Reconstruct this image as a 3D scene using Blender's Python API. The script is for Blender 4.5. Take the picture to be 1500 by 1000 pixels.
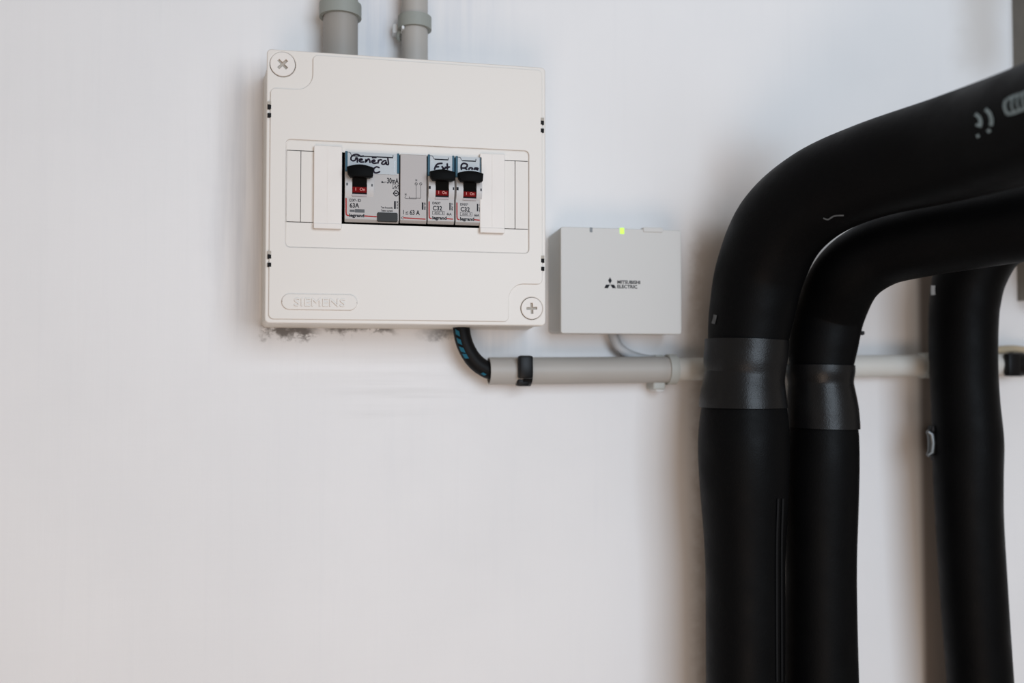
import bpy, bmesh, math, random
from mathutils import Vector, Matrix

random.seed(7)
for o in list(bpy.data.objects):
    bpy.data.objects.remove(o, do_unlink=True)
scene = bpy.context.scene
C = scene.collection

# ------------------------------------------------------------------ camera
F = 1333.3                      # focal length in pixels of the 1500 px frame
CAM_D = 0.66                    # camera stands 0.66 m off the wall (wall plane y = 0)
YAW = math.radians(11.5)
PITCH = math.radians(1.85)
cam_data = bpy.data.cameras.new('camera')
cam_data.sensor_width = 36.0
cam_data.lens = 36.0 * F / 1500.0
cam_data.clip_start = 0.01
cam_data.dof.use_dof = True
cam_data.dof.focus_distance = 0.600
cam_data.dof.aperture_fstop = 2.9
cam = bpy.data.objects.new('camera', cam_data)
cam.location = (0, -CAM_D, 0)
cam.rotation_euler = (math.pi / 2 + PITCH, 0, -YAW)
C.objects.link(cam)
scene.camera = cam
CAM_R = cam.rotation_euler.to_matrix()

# ------------------------------------------------------------------ world, daylight, exposure
world = bpy.data.worlds.new('world')
scene.world = world
world.use_nodes = True
bg = world.node_tree.nodes['Background']
bg.inputs['Color'].default_value = (1.0, 0.91, 0.83, 1)
bg.inputs['Strength'].default_value = 0.30

def area_light(name, loc, target, size, size_y, power, color):
    l = bpy.data.lights.new(name, 'AREA')
    l.shape = 'RECTANGLE'; l.size = size; l.size_y = size_y
    l.energy = power; l.color = color
    o = bpy.data.objects.new(name, l)
    o.location = loc
    o.rotation_euler = (Vector(target) - Vector(loc)).to_track_quat('-Z', 'Y').to_euler()
    C.objects.link(o)
    return o
# cool daylight from the window opening behind the photographer, on the right
area_light('window_daylight', (0.42, -1.30, 0.24), (0.22, 0, 0.15), 0.7, 0.7, 11.0, (0.73, 0.86, 1.0))
# warm lamp of the room, low behind the photographer's left shoulder
area_light('room_lamp', (-0.15, -1.40, -0.78), (0.1, 0, 0.0), 0.6, 0.6, 5.2, (1.0, 0.76, 0.60))

scene.view_settings.view_transform = 'Standard'
scene.view_settings.look = 'None'
scene.view_settings.gamma = 1.0
scene.view_settings.use_curve_mapping = False
scene.view_settings.exposure = 0.10

# ------------------------------------------------------------------ helpers
def at(px, py, d):
    """point seen at a place of the frame, d metres in front of the wall"""
    r = CAM_R @ Vector(((px - 750.0) / F, (500.0 - py) / F, -1.0))
    t = (CAM_D - d) / r.y
    return Vector((0, -CAM_D, 0)) + r * t

def depth(px, d):
    u = (px - 750.0) / F
    return (CAM_D - d) / (math.cos(YAW) - u * math.sin(YAW))

def rad(px, d, hw):
    u = (px - 750.0) / F
    return hw * depth(px, d) / F / math.sqrt(1 + u * u)

def rect(x0, y0, x1, y1, d):
    xm, ym = (x0 + x1) / 2, (y0 + y1) / 2
    return at(x0, ym, d).x, at(x1, ym, d).x, at(xm, y1, d).z, at(xm, y0, d).z   # X0 X1 Z0 Z1

BASE = {}
def link(name, me, m, parent=None, smooth=None):
    if parent is not None:
        b = BASE[parent.name]
        me.transform(Matrix.Translation(-b))
    o = bpy.data.objects.new(name, me)
    C.objects.link(o)
    me.materials.clear()
    me.materials.append(m)
    if parent is not None:
        o.parent = parent
        BASE[o.name] = BASE[parent.name]
    else:
        BASE[o.name] = Vector((0, 0, 0))
    if smooth is not None:
        for p in me.polygons: p.use_smooth = True
        me.set_sharp_from_angle(angle=math.radians(smooth))
    return o

def tag(o, label, cat, group=None):
    o['label'] = label; o['category'] = cat
    if group: o['group'] = group
    return o

def thing(name, loc, label, cat, group=None):
    o = bpy.data.objects.new(name, None)
    o.empty_display_size = 0.01
    o.location = loc
    C.objects.link(o)
    BASE[o.name] = Vector(loc)
    return tag(o, label, cat, group)

def copy_tree(o, parent=None):
    c = o.copy(); C.objects.link(c); c.parent = parent
    for ch in list(o.children):
        copy_tree(ch, c)
    return c

def finish(bm, name):
    bmesh.ops.recalc_face_normals(bm, faces=bm.faces)
    me = bpy.data.meshes.new(name)
    bm.to_mesh(me); bm.free()
    return me

def box_mesh(x0, x1, y0, y1, z0, z1, bev=0.0, seg=2):
    bm = bmesh.new()
    bmesh.ops.create_cube(bm, size=1)
    for v in bm.verts:
        v.co = Vector((x0 if v.co.x < 0 else x1, y0 if v.co.y < 0 else y1, z0 if v.co.z < 0 else z1))
    if bev > 0:
        bmesh.ops.bevel(bm, geom=list(bm.edges), offset=bev, segments=seg, profile=0.5, affect='EDGES')
    return finish(bm, 'box')

def px_box(x0, y0, x1, y1, d0, d1, bev=0.0, seg=2):
    X0, X1, Z0, Z1 = rect(x0, y0, x1, y1, d1)
    return box_mesh(X0, X1, -d1, -d0, Z0, Z1, bev, seg)

def join(meshes):
    bm = bmesh.new()
    for me in meshes:
        bm.from_mesh(me)
    out = bpy.data.meshes.new('joined')
    bm.to_mesh(out); bm.free()
    return out

def rrect(X0, X1, Z0, Z1, r, n=6):
    pts = []
    for cx, cz, a0 in ((X1 - r, Z0 + r, -90), (X1 - r, Z1 - r, 0), (X0 + r, Z1 - r, 90), (X0 + r, Z0 + r, 180)):
        for i in range(n + 1):
            a = math.radians(a0 + 90.0 * i / n)
            pts.append((cx + r * math.cos(a), cz + r * math.sin(a)))
    return pts

def circle(cx, cz, r, n=40):
    return [(cx + r * math.cos(2 * math.pi * i / n), cz + r * math.sin(2 * math.pi * i / n)) for i in range(n)]

def plate(loops, d0, d1, bev=0.0):
    """flat plate with holes: first loop outside, the others holes, from d0 to d1 off the wall"""
    cu = bpy.data.curves.new('plate', 'CURVE')
    cu.dimensions = '2D'; cu.fill_mode = 'BOTH'
    for lp in loops:
        s = cu.splines.new('POLY'); s.points.add(len(lp) - 1); s.use_cyclic_u = True
        for p, q in zip(s.points, lp): p.co = (q[0], q[1], 0, 1)
    cu.extrude = (d1 - d0) / 2 - bev
    cu.bevel_depth = bev; cu.bevel_resolution = 1; cu.offset = -bev
    o = bpy.data.objects.new('plate', cu)
    me = bpy.data.meshes.new_from_object(o)
    bpy.data.objects.remove(o); bpy.data.curves.remove(cu)
    mid = (d0 + d1) / 2
    for v in me.vertices:
        x, y, z = v.co
        v.co = (x, -(mid + z), y)
    bm = bmesh.new(); bm.from_mesh(me)
    bmesh.ops.remove_doubles(bm, verts=bm.verts, dist=1e-6)
    bmesh.ops.recalc_face_normals(bm, faces=bm.faces)
    bm.to_mesh(me); bm.free()
    return me

def text(s, X0, X1, Z0, Z1, d, thick=0.00004, rot=0, bold=0.028):
    cu = bpy.data.curves.new('text', 'FONT')
    cu.body = s; cu.size = 1.0; cu.extrude = 0.01; cu.resolution_u = 3; cu.offset = bold
    o = bpy.data.objects.new('text', cu)
    me = bpy.data.meshes.new_from_object(o)
    bpy.data.objects.remove(o); bpy.data.curves.remove(cu)
    if rot:
        me.transform(Matrix.Rotation(math.radians(rot), 4, 'Z'))
    xs = [v.co.x for v in me.vertices]; ys = [v.co.y for v in me.vertices]
    ax, bx, ay, by = min(xs), max(xs), min(ys), max(ys)
    for v in me.vertices:
        x, y, z = v.co
        v.co = (X0 + (x - ax) / (bx - ax) * (X1 - X0), -(d + (thick if z > 0 else 0)),
                Z0 + (y - ay) / max(by - ay, 1e-9) * (Z1 - Z0))
    return me

def px_text(s, x0, y0, x1, y1, d, **k):
    return text(s, *rect(x0, y0, x1, y1, d), d, **k)

def stroke(pts, w, d, n=8):
    """ink stroke of width w through the world points (X, Z)"""
    out = []
    bm = bmesh.new()
    y = -(d + 0.00005)
    sm = []
    P = [Vector((p[0], p[1])) for p in pts]
    for i in range(len(P) - 1):
        p0 = P[max(i - 1, 0)]; p1 = P[i]; p2 = P[i + 1]; p3 = P[min(i + 2, len(P) - 1)]
        for k in range(5):
            t = k / 5
            sm.append(0.5 * ((2 * p1) + (p2 - p0) * t + (2 * p0 - 5 * p1 + 4 * p2 - p3) * t * t + (3 * p1 - p0 - 3 * p2 + p3) * t ** 3))
    sm.append(P[-1])
    L, Rr = [], []
    for i, p in enumerate(sm):
        t = sm[min(i + 1, len(sm) - 1)] - sm[max(i - 1, 0)]
        if t.length < 1e-9: t = Vector((1, 0))
        nrm = Vector((-t.y, t.x)).normalized() * (w / 2)
        L.append(bm.verts.new((p.x + nrm.x, y, p.y + nrm.y)))
        Rr.append(bm.verts.new((p.x - nrm.x, y, p.y - nrm.y)))
    for i in range(len(sm) - 1):
        bm.faces.new((L[i], L[i + 1], Rr[i + 1], Rr[i]))
    for e in (sm[0], sm[-1]):
        vs = [bm.verts.new((e.x + w / 2 * math.cos(a), y - 0.00001, e.y + w / 2 * math.sin(a)))
              for a in [2 * math.pi * k / 10 for k in range(10)]]
        bm.faces.new(vs)
    me = bpy.data.meshes.new('stroke')
    bm.to_mesh(me); bm.free()
    return me

def catmull(pts, n):
    """pts: list of tuples of floats (any length); returns densified list"""
    out = []
    m = len(pts)
    for i in range(m - 1):
        p0 = pts[max(i - 1, 0)]; p1 = pts[i]; p2 = pts[i + 1]; p3 = pts[min(i + 2, m - 1)]
        for k in range(n):
            t = k / n
            out.append(tuple(0.5 * (2 * b + (c - a) * t + (2 * a - 5 * b + 4 * c - e) * t * t + (3 * b - a - 3 * c + e) * t ** 3)
                             for a, b, c, e in zip(p0, p1, p2, p3)))
    out.append(tuple(pts[-1]))
    return out

def frames(path):
    """rotation-minimising frames along a list of Vectors"""
    T = []
    for i in range(len(path)):
        T.append((path[min(i + 1, len(path) - 1)] - path[max(i - 1, 0)]).normalized())
    ref = Vector((0, -1, 0))
    if abs(T[0].dot(ref)) > 0.9: ref = Vector((1, 0, 0))
    N = [(ref - T[0] * ref.dot(T[0])).normalized()]
    for i in range(1, len(path)):
        n = N[-1] - T[i] * N[-1].dot(T[i])
        N.append(n.normalized())
    return T, N, [t.cross(n) for t, n in zip(T, N)]

def sweep(path, radii, seg=40, wall=None, caps=True):
    """tube along path; wall = thickness makes an open hollow pipe"""
    T, N, B = frames(path)
    bm = bmesh.new()
    def rings(rr):
        res = []
        for p, n, b, r in zip(path, N, B, rr):
            res.append([bm.verts.new(p + (n * math.cos(a) + b * math.sin(a)) * r)
                        for a in [2 * math.pi * k / seg for k in range(seg)]])
        return res
    def skin(rs):
        for i in range(len(rs) - 1):
            for k in range(seg):
                bm.faces.new((rs[i][k], rs[i][(k + 1) % seg], rs[i + 1][(k + 1) % seg], rs[i + 1][k]))
    outer = rings(radii); skin(outer)
    if wall:
        inner = rings([r - wall for r in radii]); skin(inner)
        for e in (0, -1):
            for k in range(seg):
                bm.faces.new((outer[e][k], outer[e][(k + 1) % seg], inner[e][(k + 1) % seg], inner[e][k]))
    elif caps:
        bm.faces.new(outer[0]); bm.faces.new(outer[-1])
    return finish(bm, 'sweep')

# ------------------------------------------------------------------ materials
def mat(name, color, rough=0.5, spec=0.5, bump=None, metallic=0.0, emit=None, var=None, coat=0.0):
    m = bpy.data.materials.new(name); m.use_nodes = True
    nt = m.node_tree; b = nt.nodes['Principled BSDF']
    b.inputs['Base Color'].default_value = (*color, 1)
    b.inputs['Roughness'].default_value = rough
    b.inputs['Specular IOR Level'].default_value = spec
    b.inputs['Metallic'].default_value = metallic
    b.inputs['Coat Weight'].default_value = coat
    tc = nt.nodes.new('ShaderNodeTexCoord')
    if var:                         # (scale, amount): slight tone variation
        n = nt.nodes.new('ShaderNodeTexNoise'); n.inputs['Scale'].default_value = var[0]; n.inputs['Detail'].default_value = 4
        nt.links.new(tc.outputs['Object'], n.inputs['Vector'])
        r = nt.nodes.new('ShaderNodeMix'); r.data_type = 'RGBA'
        r.inputs[6].default_value = (*[c * (1 - var[1]) for c in color], 1)
        r.inputs[7].default_value = (*[min(1, c * (1 + var[1])) for c in color], 1)
        nt.links.new(n.outputs['Fac'], r.inputs[0]); nt.links.new(r.outputs[2], b.inputs['Base Color'])
    if bump:                        # (scale, strength, distance)
        n = nt.nodes.new('ShaderNodeTexNoise'); n.inputs['Scale'].default_value = bump[0]; n.inputs['Detail'].default_value = 3
        nt.links.new(tc.outputs['Object'], n.inputs['Vector'])
        bp = nt.nodes.new('ShaderNodeBump'); bp.inputs['Strength'].default_value = bump[1]; bp.inputs['Distance'].default_value = bump[2]
        nt.links.new(n.outputs['Fac'], bp.inputs['Height']); nt.links.new(bp.outputs['Normal'], b.inputs['Normal'])
    if emit:
        b.inputs['Emission Color'].default_value = (*emit[0], 1); b.inputs['Emission Strength'].default_value = emit[1]
    return m

M = {
    'cream': mat('cream_plastic', (0.735, 0.69, 0.64), 0.42, 0.4, bump=(900, 0.06, 0.0002)),
    'clip': mat('clip_plastic', (0.755, 0.705, 0.66), 0.45, 0.4, var=(60, 0.04)),
    'strip': mat('strip_plastic', (0.725, 0.68, 0.63), 0.45, 0.4),
    'base': mat('base_plastic', (0.74, 0.70, 0.64), 0.5, 0.4, var=(40, 0.05)),
    'interior': mat('interior_black', (0.01, 0.01, 0.011), 0.8, 0.2),
    'slot': mat('slot_plastic', (0.42, 0.38, 0.33), 0.6, 0.3),
    'module': mat('module_grey', (0.44, 0.41, 0.392), 0.42, 0.4),
    'module_light': mat('module_light_grey', (0.53, 0.51, 0.50), 0.4, 0.35),
    'terminal': mat('terminal_grey', (0.43, 0.392, 0.375), 0.45, 0.4),
    'lip': mat('lip_grey', (0.42, 0.37, 0.37), 0.5, 0.4),
    'blue': mat('blue_plastic', (0.035, 0.10, 0.145), 0.4, 0.15),
    'label': mat('label_window', (0.44, 0.46, 0.475), 0.3, 0.3),
    'clear': mat('label_edge', (0.42, 0.48, 0.52), 0.2, 0.6),
    'black': mat('toggle_black', (0.0025, 0.0025, 0.0025), 0.5, 0.05),
    'red': mat('indicator_red', (0.16, 0.005, 0.005), 0.55, 0.04),
    'red_line': mat('print_red', (0.36, 0.028, 0.026), 0.6, 0.08),
    'pink': mat('indicator_print', (0.60, 0.22, 0.19), 0.5, 0.3),
    'ink': mat('print_dark', (0.018, 0.019, 0.024), 0.6, 0.06),
    'ink_grey': mat('print_grey', (0.12, 0.125, 0.13), 0.6, 0.08),
    'marker': mat('marker_ink', (0.014, 0.008, 0.018), 0.5, 0.1),
    'button': mat('button_grey', (0.030, 0.030, 0.029), 0.5, 0.2),
    'adapter': mat('adapter_plastic', (0.60, 0.59, 0.57), 0.5, 0.35, bump=(1500, 0.1, 0.0002)),
    'adapter_side': mat('adapter_side_plastic', (0.56, 0.555, 0.54), 0.5, 0.35),
    'led': mat('led_green', (0.35, 0.5, 0.08), 0.4, 0.4, emit=((0.50, 1.0, 0.06), 0.85)),
    'window': mat('smoked_window', (0.10, 0.10, 0.10), 0.3, 0.5),
    'conduit': mat('conduit_grey', (0.40, 0.378, 0.35), 0.5, 0.4, var=(25, 0.05), bump=(300, 0.05, 0.0003)),
    'conduit_dark': mat('conduit_taupe', (0.31, 0.29, 0.265), 0.5, 0.4, var=(25, 0.05), bump=(300, 0.05, 0.0003)),
    'conduit_white': mat('conduit_pale', (0.66, 0.655, 0.62), 0.45, 0.4, var=(20, 0.06)),
    'conduit_clip': mat('clip_grey', (0.285, 0.30, 0.275), 0.55, 0.4, bump=(800, 0.2, 0.0003)),
    'pale_clip': mat('clip_pale', (0.46, 0.47, 0.44), 0.45, 0.4),
    'screw_white': mat('anchor_white', (0.72, 0.74, 0.75), 0.5, 0.4),
    'cable': mat('cable_black', (0.005, 0.005, 0.0055), 0.5, 0.14),
    'cable_blue': mat('cable_print_blue', (0.01, 0.12, 0.19), 0.5, 0.3),
    'tie': mat('tie_black', (0.003, 0.003, 0.0035), 0.4, 0.2),
    'grey_cable': mat('cable_grey', (0.40, 0.41, 0.42), 0.5, 0.4, var=(60, 0.3)),
    'tan_cable': mat('cable_tan', (0.50, 0.40, 0.27), 0.55, 0.4),
    'galv': mat('galvanised', (0.19, 0.175, 0.15), 0.5, 0.5, metallic=0.55, var=(45, 0.35), bump=(60, 0.3, 0.002)),
    'chrome': mat('bolt_steel', (0.14, 0.145, 0.145), 0.4, 0.5, metallic=0.9),
    'rubber': mat('clamp_rubber', (0.012, 0.012, 0.013), 0.6, 0.3),
    'print_white': mat('foam_print', (0.22, 0.28, 0.30), 0.7, 0.2, var=(150, 0.35)),
    'scuff': mat('foam_scuff', (0.09, 0.095, 0.10), 0.7, 0.2, var=(300, 0.5)),
    'seam': mat('foam_seam', (0.008, 0.0085, 0.0095), 0.5, 0.15),
    'glint': mat('painted_glint', (0.55, 0.58, 0.60), 0.5, 0.3),
    'floor': mat('floor_screed', (0.46, 0.40, 0.34), 0.7, 0.3, var=(3, 0.1)),
}

def foam_material(name, color, rough, spec):
    m = mat(name, color, rough, spec)
    nt = m.node_tree; b = nt.nodes['Principled BSDF']
    tc = nt.nodes.new('ShaderNodeTexCoord')
    n1 = nt.nodes.new('ShaderNodeTexNoise'); n1.inputs['Scale'].default_value = 900; n1.inputs['Detail'].default_value = 2
    n2 = nt.nodes.new('ShaderNodeTexNoise'); n2.inputs['Scale'].default_value = 45; n2.inputs['Detail'].default_value = 5
    add = nt.nodes.new('ShaderNodeMath'); add.operation = 'MULTIPLY_ADD'; add.inputs[1].default_value = 0.25
    for n in (n1, n2): nt.links.new(tc.outputs['Object'], n.inputs['Vector'])
    nt.links.new(n1.outputs['Fac'], add.inputs[0]); nt.links.new(n2.outputs['Fac'], add.inputs[2])
    bp = nt.nodes.new('ShaderNodeBump'); bp.inputs['Strength'].default_value = 0.35; bp.inputs['Distance'].default_value = 0.0012
    nt.links.new(add.outputs[0], bp.inputs['Height']); nt.links.new(bp.outputs['Normal'], b.inputs['Normal'])
    r = nt.nodes.new('ShaderNodeMapRange'); r.inputs[1].default_value = 0.3; r.inputs[2].default_value = 0.75
    r.inputs[3].default_value = rough - 0.08; r.inputs[4].default_value = rough + 0.1
    nt.links.new(n2.outputs['Fac'], r.inputs[0]); nt.links.new(r.outputs[0], b.inputs['Roughness'])
    return m
M['foam'] = foam_material('black_foam', (0.0020, 0.0021, 0.0024), 0.50, 0.075)
M['foam_band'] = foam_material('black_foam_band', (0.0042, 0.0042, 0.0046), 0.36, 0.28)

# ------------------------------------------------------------------ wall
def wall_material():
    m = bpy.data.materials.new('painted_plaster'); m.use_nodes = True
    nt = m.node_tree; L = nt.links.new; b = nt.nodes['Principled BSDF']
    b.inputs['Roughness'].default_value = 0.62
    b.inputs['Specular IOR Level'].default_value = 0.3
    tc = nt.nodes.new('ShaderNodeTexCoord')
    sx = nt.nodes.new('ShaderNodeSeparateXYZ'); L(tc.outputs['Object'], sx.inputs[0])
    def noise(scale, detail=5, stretch=(1, 1, 1), rough=0.55, rot=0):
        mp = nt.nodes.new('ShaderNodeMapping'); mp.inputs['Scale'].default_value = stretch
        mp.inputs['Rotation'].default_value = (0, rot, 0)
        L(tc.outputs['Object'], mp.inputs[0])
        n = nt.nodes.new('ShaderNodeTexNoise'); n.inputs['Scale'].default_value = scale
        n.inputs['Detail'].default_value = detail; n.inputs['Roughness'].default_value = rough
        L(mp.outputs[0], n.inputs['Vector']); return n.outputs['Fac']
    def math_(op, a, c, clamp=False):
        n = nt.nodes.new('ShaderNodeMath'); n.operation = op; n.use_clamp = clamp
        for i, v in enumerate((a, c)):
            if isinstance(v, (int, float)): n.inputs[i].default_value = v
            else: L(v, n.inputs[i])
        return n.outputs[0]
    def ramp(v, a, c):
        n = nt.nodes.new('ShaderNodeMapRange'); n.interpolation_type = 'SMOOTHSTEP'
        n.inputs[1].default_value = a; n.inputs[2].default_value = c
        n.inputs[3].default_value = 0; n.inputs[4].default_value = 1
        L(v, n.inputs[0]); return n.outputs[0]
    def down(v, a, c): return math_('SUBTRACT', 1.0, ramp(v, a, c))
    def wobble(v, n, amt): return math_('ADD', v, math_('MULTIPLY', math_('SUBTRACT', n, 0.5), amt))
    nb = noise(7, 6); nf = noise(60, 6, rough=0.7); nv = noise(40, 5, (3.0, 1, 0.14)); nh = noise(45, 5, (0.10, 1, 2.4), rot=0.22)
    X, Z = sx.outputs['X'], sx.outputs['Z']
    Xw = wobble(X, nf, 0.02); Zw = wobble(Z, nf, 0.03)
    Xs = wobble(X, nb, 0.05); Zs = wobble(Z, nb, 0.06)
    def region(px0, py0, px1, py1, fx, fz, xv, zv):
        X0, X1, Z0, Z1 = rect(px0, py0, px1, py1, 0)
        r = math_('MULTIPLY', ramp(xv, X0 - fx, X0 + fx), down(xv, X1 - fx, X1 + fx))
        return math_('MULTIPLY', r, math_('MULTIPLY', ramp(zv, Z0 - fz, Z0 + fz), down(zv, Z1 - fz, Z1 + fz)))
    def mix(base, mask, col, amt):
        n = nt.nodes.new('ShaderNodeMix'); n.data_type = 'RGBA'
        if isinstance(base, tuple): n.inputs[6].default_value = (*base, 1)
        else: L(base, n.inputs[6])
        n.inputs[7].default_value = (*col, 1)
        L(math_('MULTIPLY', mask, amt, True), n.inputs[0])
        return n.outputs[2]
    col = mix((0.815, 0.805, 0.805), ramp(nb, 0.35, 0.7), (0.75, 0.745, 0.75), 0.45)
    col = mix(col, ramp(nv, 0.52, 0.75), (0.70, 0.705, 0.72), 0.12)
    # thin grey brush marks left and right of the board and between the two conduits
    col = mix(col, math_('MULTIPLY', region(325, 105, 430, 490, 0.022, 0.02, Xs, Zs), ramp(nv, 0.25, 0.7)), (0.52, 0.53, 0.56), 0.62)
    col = mix(col, math_('MULTIPLY', region(520, -20, 600, 120, 0.012, 0.03, Xs, Zs), ramp(nv, 0.3, 0.7)), (0.56, 0.60, 0.67), 0.6)
    col = mix(col, math_('MULTIPLY', region(640, -60, 735, 90, 0.02, 0.03, Xs, Zs), ramp(nv, 0.3, 0.7)), (0.60, 0.63, 0.69), 0.4)
    # smear of filler below the board
    col = mix(col, math_('MULTIPLY', region(520, 552, 665, 606, 0.03, 0.02, Xs, Zs), ramp(nh, 0.42, 0.72)), (0.50, 0.485, 0.475), 0.36)
    col = mix(col, math_('MULTIPLY', region(400, 490, 660, 560, 0.04, 0.02, Xs, Zs), ramp(nh, 0.4, 0.75)), (0.62, 0.60, 0.58), 0.2)
    # bare mortar showing where the paint stops short of the board, ragged
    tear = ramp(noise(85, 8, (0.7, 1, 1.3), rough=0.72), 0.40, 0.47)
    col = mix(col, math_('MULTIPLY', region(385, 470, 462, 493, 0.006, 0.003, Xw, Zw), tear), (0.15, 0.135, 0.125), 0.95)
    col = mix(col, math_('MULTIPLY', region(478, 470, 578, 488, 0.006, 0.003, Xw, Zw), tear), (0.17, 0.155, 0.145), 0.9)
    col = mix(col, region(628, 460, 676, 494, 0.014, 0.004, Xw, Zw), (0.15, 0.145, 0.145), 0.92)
    col = mix(col, math_('MULTIPLY', region(660, 470, 780, 520, 0.03, 0.01, Xs, Zs), ramp(nv, 0.3, 0.6)), (0.60, 0.62, 0.65), 0.4)  # grey shadow band just above the lower conduit, put into the plaster colour
    # strips the brush could not reach behind the insulated pipes, then painted-in shade
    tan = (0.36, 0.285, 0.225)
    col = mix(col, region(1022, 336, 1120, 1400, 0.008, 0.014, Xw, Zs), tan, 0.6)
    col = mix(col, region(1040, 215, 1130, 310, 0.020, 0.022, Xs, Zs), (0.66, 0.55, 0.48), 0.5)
    col = mix(col, region(1352, 330, 1440, 1400, 0.004, 0.03, X, Zw), (0.17, 0.135, 0.115), 0.9)  # unbrushed strip, darkened with the third pipe's shadow painted in
    col = mix(col, region(1412, -60, 1462, 110, 0.016, 0.02, Xs, Zs), (0.46, 0.41, 0.36), 0.5)  # soft brownish shadow painted into the wall colour
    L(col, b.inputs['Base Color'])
    bp = nt.nodes.new('ShaderNodeBump'); bp.inputs['Strength'].default_value = 0.25; bp.inputs['Distance'].default_value = 0.0015
    h = math_('ADD', math_('MULTIPLY', nv, 0.6), math_('ADD', math_('MULTIPLY', nh, 0.5), math_('MULTIPLY', nf, 0.25)))
    L(h, bp.inputs['Height']); L(bp.outputs['Normal'], b.inputs['Normal'])
    return m

FLOOR_Z = -1.05
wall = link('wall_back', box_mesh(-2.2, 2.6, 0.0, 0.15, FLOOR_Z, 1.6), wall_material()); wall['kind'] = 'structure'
floor = link('floor', box_mesh(-2.2, 2.6, -3.2, 0.15, FLOOR_Z - 0.1, FLOOR_Z), M['floor']); floor['kind'] = 'structure'

# ------------------------------------------------------------------ distribution board
BD = 0.0620                     # front of the raised panel, off the wall
cx0, cx1, cz0, cz1 = rect(389, 84.5, 799.5, 475, BD - 0.001)
board = thing('distribution_board', ((cx0 + cx1) / 2, 0, cz0),
              'cream plastic electrical distribution board with two cross-head corner screws on the wall', 'electrical panel')
# back box: slightly wider at the wall
bm = bmesh.new()
fr = rrect(cx0 + 0.0008, cx1 - 0.0008, cz0 + 0.0008, cz1 - 0.0008, 0.003)
bk = rrect(cx0 - 0.0062, cx1 + 0.0035, cz0 - 0.0002, cz1 + 0.002, 0.004)
fv = [bm.verts.new((x, -0.046, z)) for x, z in fr]; bv = [bm.verts.new((x, 0, z)) for x, z in bk]
bm.faces.new(fv); bm.faces.new(bv)
for i in range(len(fv)):
    j = (i + 1) % len(fv); bm.faces.new((fv[i], fv[j], bv[j], bv[i]))
link('back_box', finish(bm, 'back_box'), M['base'], board, 40)
link('interior', plate([rrect(cx0 + 0.0025, cx1 - 0.0025, cz0 + 0.0025, cz1 - 0.0025, 0.002)], 0.0461, 0.0467), M['interior'], board)

SL = []                         # the eight little vent slots
for px, ys in ((394.5, (156.5, 168.5)), (394.5, (375.5, 387.5)), (794.5, (179.5, 191)), (795, (381.5, 393.5))):
    for y in ys: SL.append((px, y))
apx = rect(420, 221, 773, 329, BD)            # aperture for the modules
win = rect(418, 212, 775, 366.5, BD)          # recessed window of the panel
def sqloop(X0, X1, Z0, Z1): return [(X0, Z0), (X1, Z0), (X1, Z1), (X0, Z1)]
aperture = sqloop(win[0] + 0.0006, win[1] - 0.0006, at(600, 330.0, BD).z, at(600, 227.6, BD).z)
slot_holes = []
for px, y in SL:
    p = at(px, y, BD - 0.002); slot_holes.append(sqloop(p.x - 0.00125, p.x + 0.00125, p.z - 0.00145, p.z + 0.00145))
SCR = [(at(414, 94, BD - 0.001), 0.0078, 45), (at(779, 451.5, BD - 0.001), 0.0073, 3)]
screw_holes = [circle(c.x, c.z, r * 1.035) for c, r, a in SCR]
link('cover', plate([rrect(cx0, cx1, cz0, cz1, 0.0030), aperture] + screw_holes, 0.0465, BD - 0.0015, 0.0008), M['cream'], board)
# raised panel with the two screw corners cut away
px0, px1, pz0, pz1 = cx0 + 0.0026, cx1 - 0.0026, cz0 + 0.0026, cz1 - 0.0026
def panel_outline():
    pts = []
    def arc(cx, cz, r, a0, a1, n=8):
        for i in range(n + 1):
            a = math.radians(a0 + (a1 - a0) * i / n); pts.append((cx + r * math.cos(a), cz + r * math.sin(a)))
    r = 0.0032
    arc(px0 + r, pz0 + r, r, 180, 270)
    # bottom right: cut
    wB, hB, rB = 0.0232, 0.0255, 0.0105
    arc(px1 - wB - r, pz0 + r, r, 270, 360)
    arc(px1 - wB + rB, pz0 + hB - rB, rB, 180, 90)
    arc(px1 - r, pz0 + hB + r, r, 270, 360)
    arc(px1 - r, pz1 - r, r, 0, 90)
    wT, hT, rT = 0.0265, 0.0232, 0.0105
    arc(px0 + wT + r, pz1 - r, r, 90, 180)
    arc(px0 + wT - rT, pz1 - hT + rT, rT, 0, -90)
    arc(px0 + r, pz1 - hT - r, r, 90, 180)
    return pts
po = []
notch = []
for px, ys in ((394.5, (150, 173)), (394.5, (369, 392)), (794.5, (173, 196)), (795, (375, 398))):
    a = at(px, ys[0], BD); c = at(px, ys[1], BD)
    notch.append(sqloop(a.x - 0.0011, a.x + 0.0012, c.z, a.z))
link('panel', plate([panel_outline(), rrect(*win, 0.003)], BD - 0.0018, BD, 0.0004), M['cream'], board)
# each slot: flush black insert, the dark of a hole put into its colour
for px, y in SL:
    p = at(px, y, BD)
    link('slot_dark_insert', box_mesh(p.x - 0.00115, p.x + 0.00115, -(BD + 0.00006), -(BD - 0.004), p.z - 0.00135, p.z + 0.00135), M['interior'], board)
for px, y in ((394.5, 150.5), (394.5, 369.5), (794.5, 174.5), (795, 376.3)):
    p = at(px, y, BD)
    link('slot_ramp', box_mesh(p.x - 0.00115, p.x + 0.00115, -(BD + 0.00005), -(BD - 0.001), p.z - 0.0010, p.z + 0.0010), M['slot'], board)
# recessed inner frame around the aperture
ri = (win[0] + 0.00045, win[1] - 0.00045, win[2] + 0.00035, win[3] - 0.0006)
link('window_frame', plate([rrect(*ri, 0.0026), aperture], BD - 0.0034, BD - 0.0011, 0.0002), M['cream'], board)
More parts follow.
